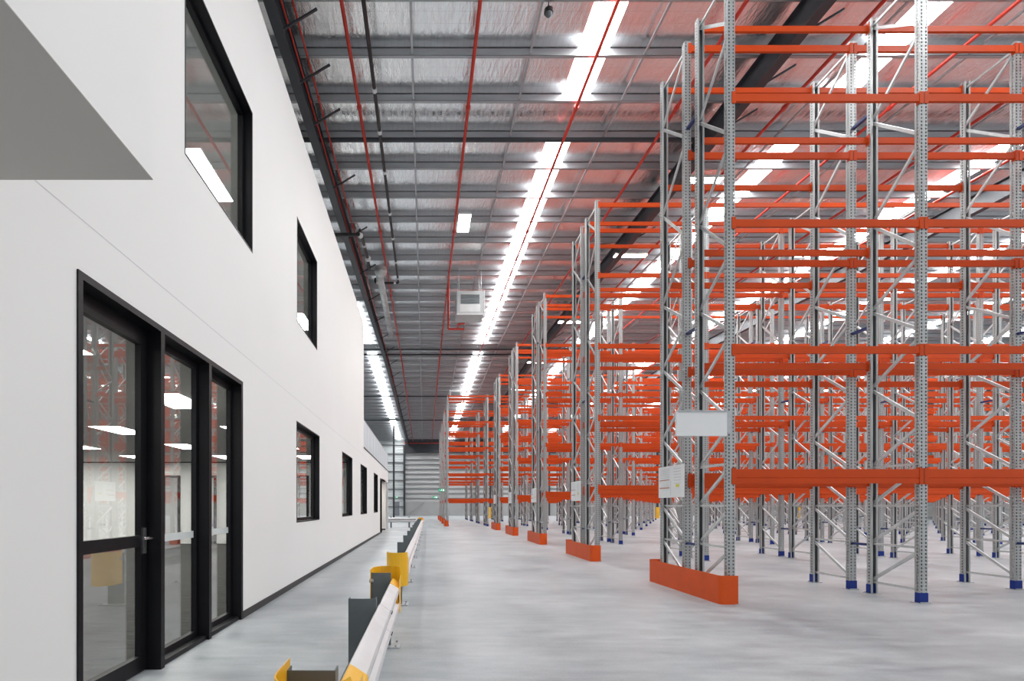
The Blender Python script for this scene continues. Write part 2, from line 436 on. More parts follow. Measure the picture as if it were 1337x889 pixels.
iw = MB().box(-15, -14.9, Y0, YE1, 0, 7.1).box(-15, XW - T, Y0, Y0 + .1, 0, 7.1).box(-15, XW - T, YE1 - .3, YE1 - T - .01, 4.05, 7.0).box(-15, -14.9, YE1, YE2 - T, 0, ZLOW - .2)
struct(iw, 'wall_interior', M['inner_wall'], 'white inner walls of the office rooms', 'wall')
struct(MB().box(-15, XW - T, 19.985, 20.0, 3.02, 3.06), 'trim_partition', M['black_trim'], 'black line along the top of the inner partition', 'trim')
fr = MB()
for a, b in ((-9.75, -9.1), (-8.6, -7.75), (-5.2, -4.3)):
    fr.box(a, a + .09, 19.95, 20.0, 0, 2.55).box(b - .09, b, 19.95, 20.0, 0, 2.55).box(a, b, 19.95, 20.0, 2.46, 2.55)
struct(fr, 'trim_doorframes', M['black_frame'], 'black door frames in the inner partition wall', 'door frames')
struct(MB().box(-15, XW - T, 25.5, 25.6, .0, 3.06), 'wall_inner_end', M['inner_wall'], 'white wall behind the partition doorways', 'wall')
k = 0
for x in (-12.6, -9.6, -6.6, -3.9):
    for y in (2.0, 5.2, 8.4, 11.6, 14.8, 18.0, 22.5):
        r = thing('ceiling_light', 'rectangular panel light in the ground floor office ceiling', 'ceiling light', (x, y, 3.06), 'office ceiling panels')
        build(MB().box(-.31, .31, -.61, .61, -.012, 0).box(-.33, .33, -.63, -.61, -.02, 0).box(-.33, .33, .61, .63, -.02, 0), 'panel_frame', M['joint'], r)
        build(MB().box(-.30, .30, -.60, .60, -.018, -.013), 'diffuser', M['troffer'], r)
for x, y in ((-3.65, 5.5), (-3.65, 9.07), (-3.65, 12.64), (-3.65, 16.2), (-6.2, 5.5), (-6.2, 9.07), (-6.2, 12.64), (-6.2, 16.2)):
    r = thing('ceiling_light', 'long panel light in the upper office ceiling', 'ceiling light', (x, y, 7.0), 'upper office ceiling panels')
    build(MB().box(-.175, .175, -.74, .74, -.03, 0), 'panel_frame', M['joint'], r)
    build(MB().box(-.155, .155, -.72, .72, -.036, -.031), 'diffuser', M['troffer'], r)

r = thing('ceiling_light', 'warm round lamp in the recess at the office end', 'ceiling light', (-3.2, 30.2, 2.85))
build(MB().tube((0, 0, -.03), (0, 0, 0), .32, 24), 'panel_frame', M['joint'], r)
build(MB().tube((0, 0, -.036), (0, 0, -.03), .30, 24), 'diffuser', M['lamp'], r)
# windows: recessed black frames, panes
def window(idx, o, label):
    y0, y1, z0, z1 = o
    w = thing('window_%d' % idx, label, 'window'); w['kind'] = 'structure'
    xg = XW - T; e = .055; f = MB()
    x0, x1 = XW - T - .03, XW + .004
    f.box(x0, x1, y0, y0 + .02, z0, z1).box(x0, x1, y1 - .02, y1, z0, z1)
    f.box(x0, x1, y0 + .02, y1 - .02, z1 - .02, z1).box(x0, x1, y0 + .02, y1 - .02, z0, z0 + .02)
    xa, xb = XW - T - .03, XW - T + .03
    f.box(xa, xb, y0 + .02, y0 + .02 + e, z0, z1).box(xa, xb, y1 - .02 - e, y1 - .02, z0, z1)
    f.box(xa, xb, y0 + .02, y1 - .02, z1 - .02 - e, z1 - .02).box(xa, xb, y0 + .02, y1 - .02, z0 + .02, z0 + .02 + e)
    build(f, 'window_frame', M['black_frame'], w)
    build(MB().box(xg - .004, xg + .004, y0 + .07, y1 - .07, z0 + .07, z1 - .07), 'window_pane', M['glass'], w)
window(1, UP[0], 'large black framed upper window on the white office wall')
window(2, UP[1], 'smaller looking upper window further along the white office wall')
window(3, LOW[0], 'lower window next along the white wall after the glazed entrance')
window(4, LOW[1], 'second lower window along from the glazed entrance')
window(5, LOW[2], 'third lower window along from the glazed entrance')
window(6, LOW[3], 'last lower window beside the dark end door')

# glazed entrance
d = thing('door_1', 'black framed glazed entrance with one door and two side lights', 'door'); d['kind'] = 'structure'
y0, y1, z0, z1 = DOOR
x0, x1 = XW - T, XW + .012
f = MB().box(x0, x1, y0, y0 + .05, 0, z1).box(x0, x1, y1 - .06, y1, 0, z1).box(x0, x1, y0 + .05, y1 - .06, z1 - .05, z1)
f.box(x0, x1, 4.60, 4.665, 0, z1 - .05).box(x0, x1, 5.63, 5.695, 0, z1 - .05)
f.box(x0, x1 - .03, 4.665, y1 - .06, 0, .045)
build(f, 'door_frame', M['black_frame'], d)
xa, xb = XW - T - .02, XW - T + .03
lf = MB().box(xa, xb, 3.55, 3.64, .01, 2.90).box(xa, xb, 4.50, 4.60, .01, 2.90).box(xa, xb, 3.64, 4.50, 2.76, 2.90).box(xa, xb, 3.64, 4.50, .01, .14).box(xa, xb, 3.64, 4.50, 1.06, 1.155)
leaf = build(lf, 'door_leaf', M['black_frame'], d)
xg = XW - T
build(MB().box(xg - .003, xg + .003, 3.63, 4.51, .13, 2.77), 'door_pane', M['glass'], leaf)
hd = MB().box(xb, xb + .012, 4.53, 4.57, 1.0, 1.22).tube((xb, 4.55, 1.13), (xb + .06, 4.55, 1.13), .011).tube((xb + .06, 4.56, 1.13), (xb + .06, 4.43, 1.13), .011)
build(hd, 'door_handle', M['handle'], leaf)
build(MB().box(xa, xb, 4.665, 4.715, .045, z1 - .05).box(xa, xb, 5.585, 5.63, .045, z1 - .05).box(xa, xb, 4.715, 5.585, z1 - .12, z1 - .05).box(xa, xb, 4.715, 5.585, .045, .10), 'side_light_frame', M['black_frame'], d)
build(MB().box(xa, xb, 5.695, 5.745, .045, z1 - .05).box(xa, xb, 6.575, 6.62, .045, z1 - .05).box(xa, xb, 5.745, 6.575, z1 - .12, z1 - .05).box(xa, xb, 5.745, 6.575, .045, .10), 'side_light_frame', M['black_frame'], d)
for a, b in ((4.705, 5.595), (5.735, 6.585)):
    p = build(MB().box(xg - .003, xg + .003, a, b, .09, z1 - .11), 'side_light_pane', M['glass'], d)
    build(MB().box(xg + .004, xg + .0055, a, b, 1.075, 1.145), 'frosted_strip', M['frost'], p)
# dark door at the end of the low block
d = thing('door_2', 'dark door frame at the far end of the low office wall', 'door'); d['kind'] = 'structure'
y0, y1, z0, z1 = END
build(MB().box(XW - .2, XW + .01, y0, y0 + .07, 0, z1).box(XW - .2, XW + .01, y1 - .07, y1, 0, z1).box(XW - .2, XW + .01, y0 + .07, y1 - .07, z1 - .07, z1), 'door_frame', M['black_frame'], d)
lf = build(MB().box(XW - .16, XW - .11, y0 + .07, y1 - .07, 0.01, z1 - .07), 'door_leaf', M['black_frame'], d)
build(MB().box(XW - .11, XW - .05, y1 - .2, y1 - .16, .95, 1.1), 'door_handle', M['handle'], lf)
# balustrade on the low roof
b = thing('balustrade', 'pale translucent panel balustrade on top of the low office block', 'balustrade'); b['kind'] = 'structure'
for k in range(10):
    ya = YE1 + .03 + k * 1.37
    build(MB().box(XW - .06, XW - .03, ya, ya + 1.33, ZLOW, 4.66), 'panel', M['balustrade'], b)
build(MB().box(XW - .07, XW - .02, YE1, YE2, 4.66, 4.69), 'top_rail', M['hvac'], b)
build(MB().box(XW - .08, XW + .015, YE1, YE2, ZLOW, ZLOW + .05), 'base_rail', M['black_trim'], b)

# ------------------------------------------------------------------ pallet racking
PITCH, FW, FD, HR = 2.78, .11, .085, 9.22
FRAME_D = .93
ROWY = [7.74 + 5.95 * k for k in range(9)]
LEV = [1.835, 3.66, 5.49, 7.30, 9.10]

def upright_mesh(detail):
    """perforated omega upright: front face at y=0 looking along -Y, open at the back"""
    mb = MB()
    def plate(p, du, dv, cols, solid, hole, detail, u0):
        # p origin, du unit across, strips 'cols' = [(a, b, is_hole_col)]
        if not detail:
            a, b = cols[0][0], cols[-1][1]
            mb.quad(tuple(p + du * a), tuple(p + du * b), tuple(p + du * b + Vector((0, 0, HR))), tuple(p + du * a + Vector((0, 0, HR))))
            return
        for a, b, h in cols:
            if not h:
                mb.quad(tuple(p + du * a), tuple(p + du * b), tuple(p + du * b + Vector((0, 0, HR))), tuple(p + du * a + Vector((0, 0, HR))))
            else:
                z = 0.0; k = 0
                while z < HR - .001:
                    z1 = min(HR, z + solid)
                    mb.quad(tuple(p + du * a + Vector((0, 0, z))), tuple(p + du * b + Vector((0, 0, z))), tuple(p + du * b + Vector((0, 0, z1))), tuple(p + du * a + Vector((0, 0, z1))))
                    z = z1 + hole
    w, dpt = FW / 2, FD
    plate(Vector((0, 0, 0)), Vector((1, 0, 0)), None, [(-w, -.041, 0), (-.041, -.021, 1), (-.021, .021, 0), (.021, .041, 1), (.041, w, 0)], .027, .025, detail, 0)
    for s in (-1, 1):
        plate(Vector((s * w, 0, 0)), Vector((0, 1, 0)), None, [(0, .030, 0), (.030, .055, 1), (.055, dpt, 0)], .028, .022, detail, 0)
        plate(Vector((s * w, dpt, 0)), Vector((-s, 0, 0)), None, [(0, .028, 0)], 1, 0, False, 0)
        plate(Vector((s * (w - .028), dpt, 0)), Vector((0, -1, 0)), None, [(0, .02, 0)], 1, 0, False, 0)
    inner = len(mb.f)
    mb.quad((-w, .034, 0), (w, .034, 0), (w, .034, HR), (-w, .034, HR))  # added plate, coloured dark so slots and rear groove look shaded
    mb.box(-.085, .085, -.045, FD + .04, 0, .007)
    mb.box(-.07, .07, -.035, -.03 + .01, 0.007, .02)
    me = mb.mesh('upright', M['steel']); me.materials.append(M['slot_shade']); me.polygons[inner].material_index = 1
    return me
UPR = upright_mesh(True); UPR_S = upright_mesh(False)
GUARD = MB().box(-.062, .062, -.006, .052, .007, .15).box(-.062, -.050, .052, .075, .007, .15).box(.050, .062, .052, .075, .007, .15).mesh('foot_guard', M['blue'])

NZ = [.19, .80, 1.41, 2.02, 2.63, 3.28, 3.93, 4.53, 5.12, 5.93, 6.77, 7.59, 8.39, 9.12]
def brace_mb(kind, k, mb):
    a, b = .03, FRAME_D - .03
    w, h = .026, .044
    if kind == 'h': mb.bar((0, a, NZ[k]), (0, b, NZ[k]), w, .034)
    elif kind == 'u': mb.bar((.012, b, NZ[k] + .03), (.012, a, NZ[k + 1] - .03), w, h)
    elif kind == 'd': mb.bar((.012, a, NZ[k] + .02), (.012, b, NZ[k + 1] - .02), w, h)
    return mb
PLAN = [('h', k) for k in range(4)] + [('u', k) for k in range(4)] + [('d' if k % 2 == 0 else 'u', k) for k in range(4, 13)] + [('h', 13)]
BR = {}
for kd, k in PLAN: BR[(kd, k)] = brace_mb(kd, k, MB()).mesh('brace', M['brace_steel'])
allb = MB()
for kd, k in PLAN: brace_mb(kd, k, allb)
BR_ALL = allb.mesh('bracing', M['brace_steel'])
FRAME_H = {}

def frame(parent, x, y, flip, detail):
    e = link('upright_frame', None, parent, (x, y, 0), PI if flip else 0)
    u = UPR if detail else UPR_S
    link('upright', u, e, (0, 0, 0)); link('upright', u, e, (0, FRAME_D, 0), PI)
    if detail:
        for kd, k in PLAN: link('brace', BR[(kd, k)], e)
    else:
        link('bracing', BR_ALL, e)
    link('foot_guard', GUARD, e, (0, 0, 0)); link('foot_guard', GUARD, e, (0, FRAME_D, 0), PI)
    return e

def beam_geo(mb, h, ox=0, oy=0, oz=0, flip=False):
    """one beam with its end connectors; x from upright centre to upright centre, front flush at y=0"""
    s = -1 if flip else 1
    x0, x1 = FW / 2 + .002, PITCH - FW / 2 - .002
    prof = [(0, -h / 2), (.042, -h / 2), (.042, h / 2 - .022), (.024, h / 2 - .022), (.024, h / 2), (0, h / 2)]
    if h > .15: prof = [(0, -h / 2), (.042, -h / 2), (.042, h / 2 - .022), (.024, h / 2 - .022), (.024, h / 2), (0, h / 2), (0, -.016), (.006, -.020), (.006, -.034), (0, -.038)]
    prof = [(a - .004, c) for a, c in prof]
    b = len(mb.v)
    mb.extrude([(a * s, c) for a, c in prof], (ox + x0, oy, oz), (ox + x1, oy, oz), (0, 1, 0), (0, 0, 1))
    for xa, xb in ((.006, FW / 2 + .008), (PITCH - FW / 2 - .008, PITCH - .006)):
        ch = max(h / 2 + .015, .085)
        ya, yb = sorted((oy - s * .010, oy - s * .003))
        mb.box(ox + xa, ox + xb, ya, yb, oz - ch, oz + min(ch, h / 2 + .04))
    for xa, xb in ((FW / 2 + .001, FW / 2 + .007), (PITCH - FW / 2 - .007, PITCH - FW / 2 - .001)):
        ya, yb = sorted((oy - s * .010, oy + s * .055))
        mb.box(ox + xa, ox + xb, ya, yb, oz - max(h / 2 + .015, .085), oz + h / 2 + .03)
    return mb
BH = [.205, .105, .105, .105, .105]
BEAM = {}
for fl in (0, 1):
    for h in (.205, .105): BEAM[(fl, h)] = beam_geo(MB(), h, flip=bool(fl)).mesh('beam', M['orange'])
SPACER = MB().bar((0, 0, 0), (0, .345, 0), .05, .04).mesh('row_spacer', M['navy'])
YF2 = 1.275                                # front of the back frame
ORD = ['nearest', 'second', 'third', 'fourth', 'fifth', 'sixth', 'seventh', 'eighth', 'ninth']
EXTRA = ['ending beside the blank white sign', 'behind the nearest aisle', 'three aisles into the hall', 'four aisles into the hall', 'last of the shorter rows',
         'first of the rows one bay longer', 'just behind the first longer row', 'next to last before the back wall', 'closest to the back wall']
XS = [4.43] * 5 + [1.65] * 4
BAYS = [3, 5, 7, 9, 11, 15, 15, 15, 15]
for r in range(9):
    x0, y0 = XS[r], ROWY[r]
    rk = thing('pallet_rack', '%s double row of orange and grey racking, %s' % (ORD[r], EXTRA[r]), 'pallet rack', (x0, y0, 0), 'double rows of pallet racking')
    det = r < 3
    for k in range(BAYS[r] + 1):
        frame(rk, k * PITCH, 0, False, det)
        frame(rk, k * PITCH, YF2 + FRAME_D, True, det)
        for z in (.78, 4.3, 7.75):
            link('row_spacer', SPACER, rk, (k * PITCH, FRAME_D + .0, z))
    nb, rest = 0, MB()
    for k in range(BAYS[r]):
        for li, z in enumerate(LEV):
            h = BH[li]
            for yy, fl in ((0, 0), (FRAME_D, 1), (YF2, 0), (YF2 + FRAME_D, 1)):
                if nb < 100:
                    link('beam', BEAM[(fl, h)], rk, (k * PITCH, yy, z)); nb += 1
                else:
                    beam_geo(rest, h, k * PITCH, yy, z, bool(fl))
    if rest.v: build(rest, 'far_beam', M['orange'], rk)['kind'] = 'stuff'

# orange end guards on the floor (U-shaped plate with rounded corners)
def end_guard(x, y, label):
    L, W, Ht, R, t = 2.44, .26, .41, .06, .012
    pts = []
    def arc(cx, cy, a0, a1, n=6):
        for i in range(n + 1):
            a = a0 + (a1 - a0) * i / n; pts.append((cx + R * math.cos(a), cy + R * math.sin(a)))
    pts.append((W, 0)); arc(R, R, -PI / 2, -PI); arc(R, L - R, PI, PI / 2); pts.append((W, L))
    mb = MB(); cl = []
    n = len(pts)
    for i in range(n):
        a = Vector(pts[max(0, i - 1)]); b = Vector(pts[min(n - 1, i + 1)]); tdir = (b - a).normalized()
        cl.append((pts[i][0] - tdir.y * t * -1, pts[i][1] + tdir.x * t * -1))
    inner = [(2 * p[0] - q[0], 2 * p[1] - q[1]) if False else q for p, q in zip(pts, cl)]
    for z in (0, Ht):
        for p in pts: mb.v.append((p[0], p[1], z))
        for p in inner: mb.v.append((p[0], p[1], z))
    o, i_, ot, it = 0, n, 2 * n, 3 * n
    for k in range(n - 1):
        mb.f += [(o + k, o + k + 1, ot + k + 1, ot + k), (i_ + k, it + k, it + k + 1, i_ + k + 1), (ot + k, ot + k + 1, it + k + 1, it + k), (o + k, i_ + k, i_ + k + 1, o + k + 1)]
    for k in (0, n - 1): mb.f.append((o + k, ot + k, it + k, i_ + k))
    g = tag(build(mb, 'end_guard', M['orange_guard'], None, (x, y, 0)), label, 'rack end guard', 'orange rack end guards')
    for yy in (-.05, L):
        build(MB().box(W - .06, W - .005, yy, yy + .05, 0, .008), 'fixing_plate', M['zinc'], g)
    return g
for r in range(9):
    end_guard(XS[r] - .215, ROWY[r] - .10, 'orange steel floor guard at the end of the %s rack row' % ORD[r])

# notices and the aisle sign
def notice(x, y, z, w, h, label):
    s = tag(build(MB().box(-.004, .004, 0, w, 0, h), 'notice_board', M['white_panel'], None, (x, y, z)), label, 'notice', 'rack load notices')
    p = MB()
    for k in range(7): p.box(-.0055, -.004, w * .55, w * .93, h * (.90 - .055 * k), h * (.90 - .055 * k) + .010)
    for k in range(6): p.box(-.0055, -.004, w * .12, w * .38, h * (.88 - .09 * k), h * (.88 - .09 * k) + .012)
    for k in range(3): p.box(-.0055, -.004, w * .55, w * .9, h * (.38 - .045 * k), h * (.38 - .045 * k) + .008)
    p.box(-.0055, -.004, w * .5, w * .51, h * .05, h * .55)
    build(p, 'printed_lines', M['print'], s)
    build(MB().box(-.0058, -.004, w * .55, w * .95, h * .55, h * .57).box(-.0058, -.004, w * .55, w * .95, h * .30, h * .325), 'printed_rule', M['print_red'], s)
    build(MB().box(-.0058, -.004, w * .18, w * .30, h * .32, h * .41), 'printed_mark', M['print_yellow'], s)
for r in range(5):
    notice(XS[r] - FW / 2 - .012, ROWY[r] + YF2 - .02, 1.555, .98, .56, 'printed load notice on the end frame of the %s rack row' % ORD[r])
s = thing('aisle_sign', 'blank white aisle sign box projecting from the nearest rack end', 'sign', (3.975, 7.70, 2.58))
build(MB().box(-.365, .365, -.02, .02, -.172, .172), 'sign_face', M['white_panel'], s, bevel=.006)
build(MB().box(-.345, .375, -.028, .028, .172, .195), 'sign_channel', M['zinc'], s)
build(MB().box(.365, .43, -.006, .006, -.12, .17), 'sign_bracket', M['zinc'], s)

# ------------------------------------------------------------------ guard rails along the walkway
WP = [(0, .31), (.004, .31), (.022, .30), (.080, .262), (.086, .245), (.086, .222), (.080, .205), (.025, .170), (.018, .155),
      (.025, .140), (.080, .105), (.086, .088), (.086, .065), (.080, .048), (.022, .010), (.004, 0), (0, 0)]
def wbeam(mb, p0, p1, out):
    prof = WP + [(a - .006, c) for a, c in reversed(WP)]
    return mb.extrude(prof, p0, p1, out, (0, 0, 1))
def guard_post(parent, x, y, along_y=True):
    """C-section post: flat web across the rail, return flanges"""
    mb = MB()
    mb.box(-.20, 0, 0, .006, .012, .735).box(-.20, -.194, .006, .07, .012, .735).box(-.006, 0, .006, .07, .012, .735)
    pl = MB().box(-.26, .09, -.09, .16, 0, .012)
    for a in (-.22, .055):
        for c in (-.06, .13): pl.tube((a, c, .012), (a, c, .03), .012, 8)
    p = build(mb, 'post', M['post'], parent, (x, y, 0))
    build(pl, 'base_plate', M['zinc'], p)
    return p
def bullnose(parent, x, ya, dirn):
    """yellow rounded end: from the rail face round the post end; dirn = -1 towards the camera"""
    R = .147; cx = x - .060; yb = ya + dirn * .12
    pts = [(cx + R, ya - dirn * .18)]
    for i in range(13):
        a = PI * i / 12
        pts.append((cx + R * math.cos(a), yb + dirn * R * 1.1 * math.sin(a)))
    pts.append((cx - R, ya - dirn * .08))
    mb = MB(); n = len(pts); t = .006
    lo = [.36] + [.31] * (n - 1); hi = [.67] + [.70] + [.77] * (n - 3) + [.77]
    for (px_, py_), a, b in zip(pts, lo, hi):
        k = len(mb.v)
        dx, dy = px_ - cx, py_ - yb; l = math.hypot(dx, dy) or 1
        q = (px_ - dx / l * t, py_ - dy / l * t)
        mb.v += [(px_, py_, a), (px_, py_, b), (q[0], q[1], a), (q[0], q[1], b)]
    for i in range(n - 1):
        a, b = 4 * i, 4 * (i + 1)
        mb.f += [(a, b, b + 1, a + 1), (a + 2, a + 3, b + 3, b + 2), (a + 1, b + 1, b + 3, a + 3), (a, a + 2, b + 2, b)]
    mb.f += [(0, 1, 3, 2), (4 * n - 4, 4 * n - 2, 4 * n - 1, 4 * n - 3)]
    o = build(mb, 'end_cap', M['yellow'], parent)
    # bolt on the back face
    build(MB().tube((cx - R - .012, ya - dirn * .05, .66), (cx - R + .03, ya - dirn * .05, .66), .02, 8), 'bolt', M['zinc'], o)
    return o
def yellow_shoe(parent, x, ya, yb):
    mb = MB(); prof = [(a + .004, c + (.004 if c > .15 else -.004)) for a, c in WP] + [(a, c) for a, c in reversed(WP)]
    mb.extrude(prof, (x, ya, .35), (x, yb, .35), (1, 0, 0), (0, 0, 1))
    return build(mb, 'yellow_shoe', M['yellow'], parent)
XRL = 0.0; RAIL_AT, RAIL_TURN = (-.370, 0, 0), -.0075
def guard_rail(label, posts, ya, yb, seg):
    t = thing('guard_rail', label, 'guard rail', RAIL_AT, 'walkway guard rails'); t.rotation_euler[2] = RAIL_TURN
    for y in posts: guard_post(t, XRL - .006, y)
    y = ya; i = 0
    while y < yb - .01:
        y2 = min(yb, y + seg)
        b = build(wbeam(MB(), (XRL + .003 * (i % 2), y, .35), (XRL + .003 * (i % 2), min(yb, y2 + .12), .35), (1, 0, 0)), 'rail_beam', M['rail'], t)
        if i:
            bl = MB()
            for dz in (.075, .235):
                for dy in (.03, .09): bl.box(.083, .095, y + dy - .012, y + dy + .012, .35 + dz - .006, .35 + dz + .006)
            bl.v = [(XRL + v[0], v[1], v[2]) for v in bl.v]
            build(bl, 'lap_bolt', M['black_trim'], b)
        y = y2; i += 1
    return t
g = guard_rail('short galvanised guard rail in front of the glazed entrance with yellow rounded ends', [2.17, 3.86, 5.36], 2.2, 5.35, 1.85)
bullnose(g, XRL, 2.15, -1); bullnose(g, XRL, 5.40, 1)
yellow_shoe(g, XRL, 2.05, 2.50); yellow_shoe(g, XRL, 5.15, 5.50)
g = guard_rail('long galvanised guard rail running down the walkway past the office', [7.62 + 2.33 * k for k in range(10)], 7.5, 30.0, 4.0)
bullnose(g, XRL, 7.55, -1)
bullnose(g, XRL, 29.6, 1); yellow_shoe(g, XRL, 29.0, 30.0)
t = thing('guard_rail', 'guard rail crossing from the office end to the long rail', 'guard rail', (0, 0, 0), 'walkway guard rails')
build(wbeam(MB(), (-5.0, 35.4, .35), (-.55, 35.4, .35), (0, -1, 0)), 'rail_beam', M['rail'], t)
for x in (-4.6, -3.4, -2.2, -1.0): build(MB().box(-.05, .05, 0, .006, 0, .72).box(-.05, -.044, .006, .1, 0, .72).box(.044, .05, .006, .1, 0, .72), 'post', M['post'], t, (x, 35.41, 0))

# yellow column guards
for x, y, lb in ((7.75, 62.5, 'yellow column guard round the steel column by the far racks'), (18.5, 62.5, 'yellow column guard round the column beyond the racks'), (27.1, 62.5, 'yellow column guard seen down the nearest aisle'), (38.3, 62.5, 'yellow column guard seen low between the nearest rack legs'), (43.5, 62.5, 'yellow column guard furthest from the office')):
    mb = MB()
    prof = [(-.22, -.22), (.22, -.22), (.22, .22), (.19, .22), (.19, -.19), (-.19, -.19), (-.19, .22), (-.22, .22)]
    mb.extrude(prof, (x, y, 0), (x, y, 1.3), (1, 0, 0), (0, 1, 0))
    tag(build(mb, 'column_guard', M['yellow']), lb, 'column guard', 'yellow column guards')
column(27.1, 62.5, 'dark steel column inside the yellow guard down the aisle')
column(38.3, 62.5, 'dark steel column inside the yellow guard between the rack legs')
column(43.5, 62.5, 'dark steel column inside the furthest yellow guard')

# ------------------------------------------------------------------ services in the roof
def pipe_run(name, label, x, dz, r, material, coup=None, ya=6.0, yb=79.0, group=None, cmat=None, step=6.5):
    t = thing(name, label, 'pipe', (0, 0, 0), group)
    mb = MB()
    for a, b in ((ya, 38.0), (38.0, yb)): mb.tube((x, a, zp(a) + dz), (x, b, zp(b) + dz), r, 10)
    smooth(build(mb, 'pipe', material, t))
    if coup:
        cb = MB(); y = ya + coup
        while y < yb:
            cb.tube((x, y - .05, zp(y) + dz), (x, y + .05, zp(y) + dz), r * 1.5, 10); y += step
        build(cb, 'pipe_coupling', cmat or material, t)
    return t
grp = 'red sprinkler pipes under the roof'
for x, lb in ((-1.66, 'red sprinkler pipe beside the black pipe and the office side beam'), (1.12, 'red sprinkler pipe in the middle of the open aisle roof'), (3.88, 'red sprinkler pipe under the first daylight strip'),
              (6.45, 'red sprinkler pipe just before the dark beam above the racks'), (9.2, 'red sprinkler pipe just past the dark beam above the racks'), (11.9, 'red sprinkler pipe past the second daylight strip'), (14.6, 'red sprinkler pipe high above the nearest rack'),
              (17.3, 'red sprinkler pipe furthest from the office')):
    pipe_run('sprinkler_pipe', lb, x, -.16, .042, M['red_pipe'], 1.2, group=grp)
pipe_run('sprinkler_main', 'thin red pipe close beside the dark beam over the office', -2.62, -.22, .022, M['red_pipe'], .8, yb=60)
pipe_run('sprinkler_main', 'thin red pipe running against the dark beam over the office', -2.82, -.30, .020, M['red_pipe'], .8, yb=60)
o = build(MB().tube((-3, 78.6, zp(78.6) - .5), (20, 78.6, zp(78.6) - .5), .05), 'sprinkler_header', M['red_pipe']); tag(o, 'red header pipe crossing in front of the back wall', 'pipe')
# black drain with white joints and its return leg
t = thing('drain_pipe', 'black roof drain pipe with white joints beside the red pipe', 'pipe')
yend = 24.6; z = lambda y: zp(y) - .30
build(MB().path([(-1.20, 6, z(6)), (-1.20, yend, z(yend)), (-1.20, yend, z(yend) - .06), (-2.25, yend, z(yend) - .06), (-2.25, yend - .02, z(yend) + .15)], .045), 'pipe', M['black_pipe'], t)
jb = MB()
for y in (9.4, 12.9, 14.4, 16.2, 18.6, 20.4, 22.5, 24.2): jb.tube((-1.20, y - .06, z(y)), (-1.20, y + .06, z(y)), .062)
jb.tube((-1.4, yend, z(yend) - .06), (-1.3, yend, z(yend) - .06), .062)
jb.tube((-2.2, yend, z(yend) - .06), (-2.1, yend, z(yend) - .06), .062)
build(jb, 'pipe_joint', M['joint'], t)
t = thing('drain_pipe', 'black pipe tree hanging by the dark beam above the office', 'pipe')
build(MB().path([(-3.6, 18.8, zp(18.8) - .95), (-2.25, 18.8, zp(18.8) - .95), (-2.3, 19.2, zp(19.2) - .6), (-2.28, 21.6, zp(21.6) - .55), (-2.28, 22.2, zp(22) - .75)], .06), 'pipe', M['black_pipe'], t)
build(MB().sphere((-2.25, 18.85, zp(18.8) - .95), .10).sphere((-2.28, 20.4, zp(20.4) - .58), .09).sphere((-2.28, 21.6, zp(21.6) - .55), .13), 'pipe_joint', M['joint'], t)
# spiral duct
t = thing('air_duct', 'silver round air duct along the dark beam above the office', 'duct')
smooth(build(MB().tube((-1.92, 23.0, 11.3), (-1.92, 31.0, 11.3), .15, 20), 'duct_tube', M['duct'], t))
rb = MB()
for k in range(6): rb.tube((-1.92, 23.2 + 1.5 * k, 11.3), (-1.92, 23.24 + 1.5 * k, 11.3), .165, 20)
build(rb, 'duct_band', M['duct'], t)
smooth(build(MB().sphere((-1.85, 22.75, 11.38), .27, 16, 10), 'duct_bend', M['duct'], t))
# roof units
def roof_unit(x, y, z, s, label):
    t = thing('cooling_unit', label, 'cooling unit', (x, y, z), 'roof cooling units')
    build(MB().box(-.6 * s, .6 * s, 0, 1.1 * s, 0, 1.05 * s), 'casing', M['hvac'], t, bevel=.03)
    gp = MB()
    for k in range(5): gp.box(-.42 * s, .42 * s, -.015, 0, (.48 + .085 * k) * s, (.54 + .085 * k) * s)
    build(gp, 'louvre', M['grille'], t)
    build(MB().box(-.46 * s, .46 * s, -.008, 0.002, .12 * s, .44 * s), 'access_panel', M['joint'], t)
    build(MB().box(.62 * s, .66 * s, -.04, 0, 0, 1.05 * s).box(-.6 * s, .66 * s, -.04, 0, -.03, 0.02), 'edge_trim', M['joint'], t)
    for a in (-.5, .5):
        for b in (.1, 1.0): build(MB().tube((a * s, b * s, 1.05 * s), (a * s, b * s, 1.05 * s + (zp(y) - z - 1.05 * s) + .1), .015, 6), 'hanger', M['zinc'], t)
    return t
roof_unit(2.05, 24.0, 10.0, 1.0, 'grey cooling unit hanging from the roof beside the red pipe')
roof_unit(2.75, 47.0, 10.6, .95, 'further grey cooling unit hanging above the racks')
pb = MB().path([(1.12, 24.8, zp(24.8) - .22), (1.12, 24.8, 9.6), (1.85, 24.8, 9.6)], .05).path([(1.55, 24.8, 9.6), (1.55, 24.5, 9.72), (1.85, 24.5, 9.76)], .04)
tag(build(pb, 'branch_pipe', M['red_pipe']), 'short red branch pipe leading under the cooling unit', 'pipe')
